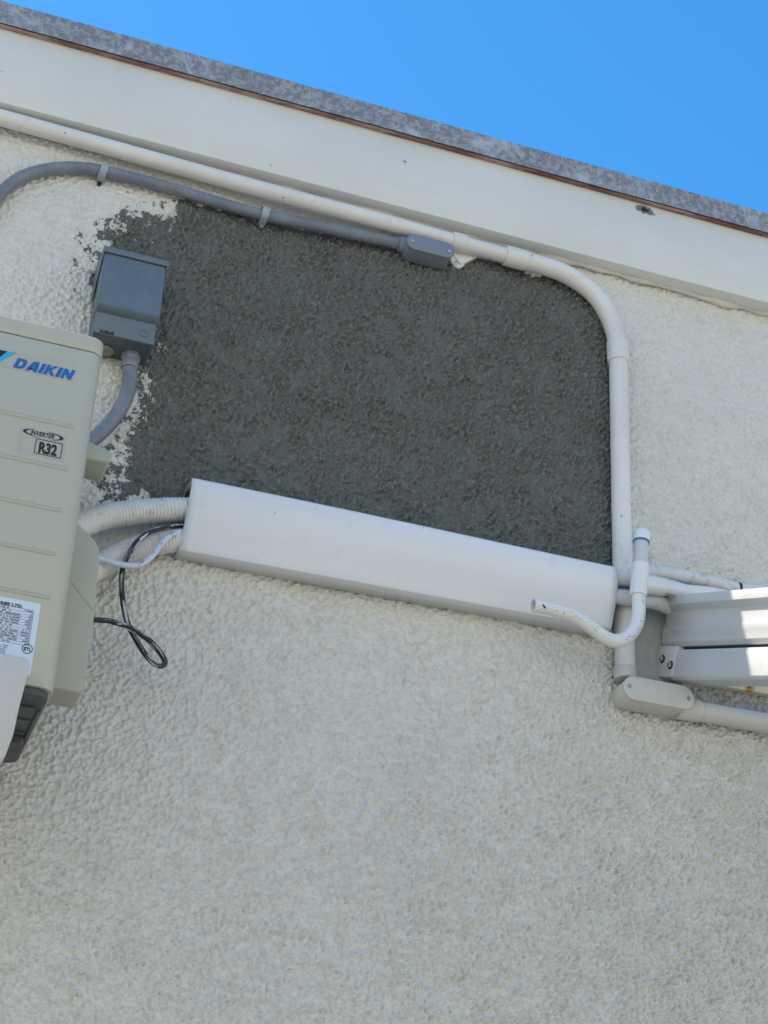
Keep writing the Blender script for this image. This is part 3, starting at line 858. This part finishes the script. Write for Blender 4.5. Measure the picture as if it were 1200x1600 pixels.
# frame round it
fr = [P(54.5, 688, dA), P(97, 696, dA), P(95.5, 717, dA)]
fx0, fx1 = P(54, 700, dA).x, P(96.5, 705, dA).x
fz1 = P(77, 689.3, dA).z; fz0 = P(74, 712.6, dA).z
bm = bmesh.new(); tw = 0.0011
for q in ((fx0, fx1, fz0, fz0+tw), (fx0, fx1, fz1-tw, fz1), (fx0, fx0+tw, fz0+tw, fz1-tw), (fx1-tw, fx1, fz0+tw, fz1-tw)):
    box(bm, q[0], q[1], yF-0.0003, yF, q[2], q[3])
link('badge_frame', bm_mesh(bm), m_ink, bd)
# rating plate
lt = P(63, 943.5, dA); lb = P(48, 1056, dA)
lx1 = (lt.x+lb.x)/2; lx0 = lx1-0.17; lz1 = lt.z; lz0 = lb.z
bm = bmesh.new(); box(bm, lx0, lx1, -dA-0.0005, -dA-0.0001, lz0, lz1)
lab = link('rating_plate', bm_mesh(bm), m_label, ac)
bm = bmesh.new()
ht = lz1-lz0
tx1 = lx1-0.009; tz1 = lz1-0.0135; tz0 = lz1-0.072
def rule(x0, x1, z, w_=0.0005): box(bm, x0, x1, -dA-0.0008, -dA-0.0005, z, z+w_)
nrow = 13
for k in range(nrow+1):
    rule(lx0+0.004, tx1, tz1-(tz1-tz0)*k/nrow, 0.00045)
for xx_ in (tx1-0.0008, lx1-0.062, lx0+0.004):
    box(bm, xx_, xx_+0.0006, -dA-0.0011, -dA-0.0008, tz0, tz1)
link('table_rules', bm_mesh(bm), m_print, lab)
bm = bmesh.new(); random.seed(3)
def dashes(x0, x1, z, h, dens=0.75):
    x = x0
    while x < x1:
        w_ = random.uniform(0.0008, 0.0022)
        if random.random() < dens: box(bm, x, min(x1, x+w_), -dA-0.0010, -dA-0.0006, z, z+h*random.uniform(.7, 1))
        x += w_+0.0006
rowh = (tz1-tz0)/nrow
for k in range(nrow):
    z = tz1-(tz1-tz0)*(k+1)/nrow+0.0013
    dashes(lx1-0.058, lx1-0.058+random.choice((0.012, 0.02, 0.03)), z, 0.0022, 0.7)
    dashes(tx1-random.choice((0.006, 0.010, 0.014)), tx1-0.002, z, 0.0022, 0.9)
for k in range(7):
    dashes(lx1-0.075, lx1-0.035-random.uniform(0, 0.008), tz0-0.006-0.0033*k, 0.0014, 0.85)
link('small_print', bm_mesh(bm), m_print, lab)
text('maker_lettering', 'RIES LTD.', (0, 943.8), 0.0068, m_ink, lab, dA, 0.0007, bold=0.0003, sx=1.2)
em = P(42.5, 1014, dA)
bm = bmesh.new(); ring(bm, (em.x, em.z), 0.0082, 0.0006, 32, -dA-0.0007)
link('mark_ring', bm_mesh(bm), m_ink, lab)
text('mark_lettering', 'ETL', (36.6, 1016.0), 0.0078, m_ink, lab, dA, 0.0007, bold=0.0003, sx=0.85)

# ------------------------------------------------------------------ painted bracket in front of the unit
dP = 0.425
br = thing('mounting_bracket', 'beige painted bracket plate in front of the air conditioner foot', 'bracket', P(0, 1100, 0))
pp = [(P(a, b, dP+0.03).x, P(a, b, dP+0.03).z) for a, b in ((-120, 994), (44, 1028), (47, 1033), (46, 1044), (40, 1068), (31, 1102), (21, 1148), (9, 1180), (-10, 1196), (-90, 1190))]
bm = bmesh.new(); prism(bm, pp, 'y', -dP, -dP-0.03, 0.003, 2)
link('front_plate', bm_mesh(bm), m_post, br, autos=40)
q0 = P(-60, 1120, dP)
bm = bmesh.new(); box(bm, q0.x-0.05, q0.x, -dP+0.0005, 0.0, zA0-0.055, zA0-0.0165, 0.002)
link('arm', bm_mesh(bm), m_post, br)

# ------------------------------------------------------------------ hoses and cables between unit and cover
def hose(label, px, d, r, pitch=0.0072, depth=0.0017, name='corrugated_hose', grp=None):
    pts = [P(x, y, dd) for (x, y), dd in zip(px, d)]
    o = link(name, sweep(catmull(pts, 0.0010), ribbed(r, pitch, depth), 28), m_hose, None, smooth=True)
    tag(o, label, 'hose', grp); return o
hose('upper corrugated white hose running from the air conditioner into the cover', [(60, 870), (100, 838), (131, 819), (160, 808), (190, 803), (234, 798.5), (292, 797), (345, 806)], [.16, .12, .085, .062, .050, .042, .037, .033], 0.0222)
hose('lower corrugated white hose under the black cable entering the cover', [(80, 945), (120, 908), (155, 885), (190, 866), (225, 853), (252, 847), (282, 844), (330, 850)], [.12, .09, .062, .045, .038, .033, .028, .026], 0.0215)
bc = [(100, 962), (147, 968), (175, 971.5), (203, 981), (231, 999), (250, 1020), (258, 1034), (252, 1041), (240, 1036), (226, 1021), (211, 997), (198, 969), (191, 931), (191, 894), (200, 868), (219, 842), (247, 826), (284, 821), (320, 824)]
bd_ = [.16, .12, .105, .10, .098, .092, .09, .088, .086, .082, .078, .076, .075, .078, .080, .078, .062, .040, .035]
ck = link('black_cable', sweep(catmull([P(x, y, d) for (x, y), d in zip(bc, bd_)], 0.003), 0.0050, 14), m_cable, None, smooth=True)
tag(ck, 'black cable hanging in a loop below the hoses, smeared with paint', 'cable')
wc_ = [(125, 868), (157, 873), (180, 880), (205, 884), (222, 881), (238, 868), (250, 852), (262, 840), (283, 831), (320, 832)]
wd_ = [.11, .10, .098, .096, .094, .088, .078, .065, .046, .040]
wk = link('white_cable', sweep(catmull([P(x, y, d) for (x, y), d in zip(wc_, wd_)], 0.003), 0.0056, 14), m_wcable, None, smooth=True)
tag(wk, 'whitish cable drooping across the lower hose, darker on its underside', 'cable')

# ------------------------------------------------------------------ white line cover
zc = []
Lx0 = P(291, 790, 0.05).x; Lx1 = P(964, 925, 0.082).x
zTop0 = P(295, 748, 0.056).z; zTop1 = P(963, 888, 0.073).z
zBot0 = P(273, 874, 0.0).z; zBot1 = P(960, 1003, 0.0).z
prof = [(0.002, 1.0), (0.030, 1.0), (0.053, 1.0), (0.0570, 0.992), (0.0600, 0.96), (0.0622, 0.85), (0.0620, 0.72), (0.0600, 0.58), (0.0560, 0.42), (0.0500, 0.26), (0.0455, 0.15), (0.0420, 0.07), (0.0405, 0.025), (0.0392, 0.007), (0.0370, 0.0), (0.002, 0.0)]
def cover_mesh():
    n = 60; bm = bmesh.new(); th = 0.0022
    rows = []
    for i in range(n+1):
        t = i/n; X = Lx0+(Lx1-Lx0)*t
        zt_ = zTop0+(zTop1-zTop0)*t + 0.0012*math.sin(t*5); zb_ = zBot0+(zBot1-zBot0)*t
        r = []
        for (d, v) in prof:
            x = X
            if i == 0: x += 0.000*(v)
            r.append(bm.verts.new((x + (-0.006+0.012*v)*(1 if i == 0 else 0)*0.5, -d*(1.08+0.30*t), zb_+(zt_-zb_)*v)))
        rows.append(r)
    for a, b in zip(rows, rows[1:]):
        for k in range(len(prof)-1): bm.faces.new((a[k], a[k+1], b[k+1], b[k]))
    bmesh.ops.recalc_face_normals(bm, faces=bm.faces)
    me = bpy.data.meshes.new('c'); bm.to_mesh(me); bm.free(); return me
cvr = link('line_cover', cover_mesh(), m_cover, None, autos=25)
so_ = cvr.modifiers.new('thick', 'SOLIDIFY'); so_.thickness = 0.0024; so_.offset = 0
tag(cvr, 'long white plastic trunking cover fixed along the bottom of the grey patch', 'pipe cover')

# ------------------------------------------------------------------ lines to the right of the cover
def tube(name, label, px, d, r, mat, cat='pipe', step=0.005, seg=24, grp=None, rad=None):
    pts = [P(x, y, dd) for (x, y), dd in zip(px, d)]
    o = link(name, sweep(catmull(pts, step), rad or r, seg), mat, None, smooth=True); return tag(o, label, cat, grp)
m_wrap = paint('wrapped_line', (0.72, 0.72, 0.70), 0.5, 0.06, (0.35, 0.33, 0.30), 0.4, bump=0.0025, scale=20)
tube('insulated_line', 'upper wrapped white line leaving the right end of the cover', [(930, 897), (965, 903), (1000, 907), (1040, 916), (1100, 934), (1180, 960)], [.058, .062, .062, .055, .04, .03], 0.0155, m_wrap)
tube('insulated_line', 'lower wrapped line between the cover and the mortar patch', [(930, 925), (965, 932), (1000, 936), (1030, 942), (1052, 952)], [.058, .062, .060, .042, .030], 0.0155, m_wrap)
hose('thin ribbed white hose above the aluminium beam, held by a black tie', [(980, 898), (1010, 896), (1040, 897), (1077, 903), (1115, 911), (1151, 921), (1185, 925), (1230, 931)], [.036, .034, .032, .030, .028, .026, .026, .026], 0.0142, 0.0062, 0.0013)
tie = coupling(None, (1151.5, 921), (1154.5, 921.8), 0.026, 0.0156, m_black, 'cable_tie', False); tag(tie, 'black cable tie around the thin ribbed hose', 'cable tie')

# drain with tee, cap and S-bend
dD = 0.112
dn = thing('drain_pipe', 'white plastic drain with capped tee and a swan-neck outlet over the cover', 'drain pipe', P(996, 960, dD))
sp = [(833, 945.5), (850, 948.5), (878, 956), (902, 965), (923, 979), (941, 993), (958, 1001), (974, 999), (987, 989), (995.5, 973), (998, 955), (998, 930)]
sd_ = [dD+.005]*3+[dD+.003]*2+[dD]*7
pth = catmull([P(x, y, d) for (x, y), d in zip(sp, sd_)], 0.003)
def end_flare(s): return 0.0133 + (0.0012*(1-s/0.02) if s < 0.02 else 0)
link('outlet_bend', sweep(pth, end_flare, 32, inner=0.0108), m_drain, dn, autos=50)
m_tee = paint('white_pvc_fitting', (0.78, 0.78, 0.75), 0.35, 0.04, (0.4, 0.38, 0.33), 0.25, bump=0.0002, scale=14)
m_clearp = paint('riser_pvc', (0.60, 0.60, 0.61), 0.3, 0.06, (0.4, 0.33, 0.3), 0.3, bump=0, scale=30)
coupling(dn, (997, 931), (1000.8, 882), dD, 0.0172, m_tee, 'tee')
coupling(dn, (1000.5, 886), (1002, 842), dD, 0.0145, m_clearp, 'riser')
bm = bmesh.new()
capo = coupling(dn, (1002, 846), (1003.5, 832), dD, 0.0172, m_tee, 'cap')
coupling(dn, (1001.9, 848.4), (1002.1, 845.6), dD, 0.0166, m_bluecement, 'cement_ring', False)
# branch to the right
t0 = P(1000, 912, dD); t1 = P(1033, 917, 0.075); t2 = P(1120, 930, 0.045)
n = 12
link('branch_socket', sweep([t0.lerp(t1, i/n) for i in range(n+1)], 0.0185, 28), m_tee, dn, autos=40)
link('branch_pipe', sweep(catmull([t0.lerp(t1, .8), t1, P(1070, 924, 0.06), t2, P(1190, 950, 0.03)], 0.006), 0.0145, 28), m_tee, dn, smooth=True)
m_red = paint('red_marker', (0.5, 0.08, 0.06), 0.6, 0.2, bump=0, scale=90)
for k in range(5):
    a_ = P(1031+5*k, 925.5+1.1*k+(k % 2), 0.082); b_ = P(1034.5+5*k, 927+1.1*k-(k % 2), 0.081)
    link('red_mark', sweep([a_, a_.lerp(b_, .5), b_], 0.0012, 8), m_red, dn)
# split at the cut end
cr = P(847, 944.5, dD+0.0185)
bm = bmesh.new()
prism(bm, [(cr.x-0.0075, cr.z+0.0045), (cr.x-0.0045, cr.z+0.006), (cr.x+0.0085, cr.z-0.0040), (cr.x+0.007, cr.z-0.006)], 'y', cr.y, cr.y+0.003)
link('split', bm_mesh(bm), m_black, dn)

# ------------------------------------------------------------------ lower white conduit body and pipe
cb2 = P(1030, 1082, 0.062)
b2 = thing('pipe_fitting', 'large cream pipe fitting with oval cover at the foot of the pipe', 'pipe fitting', (cb2.x, 0, cb2.z))
conduit_body(b2, cb2.x, cb2.z, 0.150, 0.047, 0.062, m_pvc2, m_bolt)
pl = thing('lower_conduit', 'cream conduit running right from the large cream fitting', 'conduit', P(1120, 1117, 0))
link('pipe', sweep([P(1075, 1108.5, 0.027).lerp(P(2400, 1343, 0.027), i/60) for i in range(61)], 0.0200, 32), m_pvc2, pl, smooth=True)
coupling(pl, (1058, 1105.5), (1092, 1111.5), 0.027, 0.0222, m_pvc2, 'coupling')

# ------------------------------------------------------------------ aluminium beam sloping out from the wall
bt = thing('awning_beam', 'white aluminium patio beam bolted to the wall, sunlit at its outer part', 'beam', P(1042, 1000, 0))
bv = Vector((0.10, -0.93, -0.345)).normalized()       # beam axis, outwards and down
O = P(1041, 1000, 0.02)
# two helper axes of the section: across (to the left) and height
side = bv.cross(Vector((0, 0, 1))).normalized()      # points along +-x
if side.x > 0: side = -side
hgt_ax = side.cross(bv).normalized()
if hgt_ax.z < 0: hgt_ax = -hgt_ax
def hpix(x, y):
    """height in section of the point seen at x, y on the beam's left face"""
    v = Vector((x-CX, y-CY, F)); r = Vector((rX.dot(v), rY.dot(v), rZ.dot(v)))
    t = (O-CAM).dot(side)/r.dot(side); q = CAM+r*t-O
    return q.dot(hgt_ax), q.dot(bv)
def bprism(name, sec, l0, l1, mat, par, bev=0.001):
    bm = bmesh.new()
    A = [bm.verts.new(O+side*a+hgt_ax*h+bv*l0) for a, h in sec]; B = [bm.verts.new(O+side*a+hgt_ax*h+bv*l1) for a, h in sec]
    n = len(sec); bm.faces.new(A); bm.faces.new(B[::-1])
    for i in range(n): bm.faces.new((A[i], B[i], B[(i+1) % n], A[(i+1) % n]))
    if bev:
        bmesh.ops.recalc_face_normals(bm, faces=bm.faces)
        es = [e for e in bm.edges if e.calc_face_angle(0) > 0.5]
        bmesh.ops.bevel(bm, geom=es, offset=bev, segments=2, affect='EDGES', profile=0.5, clamp_overlap=True)
    return link(name, bm_mesh(bm), mat, par, autos=35)
hs = {}
for k, (x, y) in dict(top=(1100, 929), tb=(1100, 943), mt=(1100, 951), gr=(1100, 977), mb=(1100, 1002), gap=(1100, 1011), lt=(1100, 1013), lb=(1100, 1060)).items():
    hs[k] = hpix(x, y)[0]
print('beam heights', hs, 'dir', bv, 'O', O, 'XR', XR, 'zs', zf0, zf1, zt)
Lb = 1.7
bprism('gutter_channel', [(0.014, hs['top']), (0.014, hs['tb']-0.001), (0.0, hs['mt']-0.002), (0.0, hs['gr']+0.0025), (0.0025, hs['gr']), (0.0025, hs['gr']-0.012), (0.0012, hs['gr']-0.015), (0.0012, hs['mb']+0.002), (-0.006, hs['gap']+0.004), (-0.07, hs['gap']+0.004), (-0.07, hs['top'])], -0.015, Lb, m_alu, bt, 0.0012)
bprism('lower_rail', [(0.000, hs['lt']-0.001), (0.0045, hs['lt']-0.010), (0.0045, hs['lb']+0.004), (-0.001, hs['lb']-0.003), (-0.06, hs['lb']-0.003), (-0.06, hs['lt']-0.001)], 0.045, Lb, m_alu, bt, 0.001)
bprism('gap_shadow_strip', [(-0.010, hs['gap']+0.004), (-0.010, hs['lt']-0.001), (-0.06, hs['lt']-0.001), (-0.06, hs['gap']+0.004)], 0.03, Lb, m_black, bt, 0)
brk = bprism('end_bracket', [(0.007, hs['gap']+0.003), (0.007, hs['lb']+0.002), (-0.05, hs['lb']+0.002), (-0.05, hs['gap']+0.003)], -0.012, 0.052, m_alu, bt, 0.0015)
for (x, y) in ((1040, 1031), (1052.5, 1040.5)):
    h, l = hpix(x, y); c = O+side*0.007+hgt_ax*h+bv*l
    bm = bmesh.new(); cyl(bm, c-side*0.001, side, 0.0085, 0.0022, 24, bev=0.0006)
    w_ = link('washer', bm_mesh(bm), m_black, brk, autos=40)
    bm = bmesh.new(); cyl(bm, c+side*0.0010, side, 0.0062, 0.0050, 6, bev=0.001)
    link('bolt', bm_mesh(bm), m_bolt, brk, autos=30)
# back plate on the wall


# yellowed board behind the beam
pp = [(P(a, b, 0.02).x, P(a, b, 0.02).z) for a, b in ((1098, 1066), (2400, 1303), (2400, 1190), (1098, 1030))]
bm = bmesh.new(); prism(bm, pp, 'y', 0.004, -0.02, 0.0015)
yb = link('ledger_board', bm_mesh(bm), mat_yellow(), None, autos=40)
tag(yb, 'yellowed board with a rust stain under the aluminium beam', 'board')
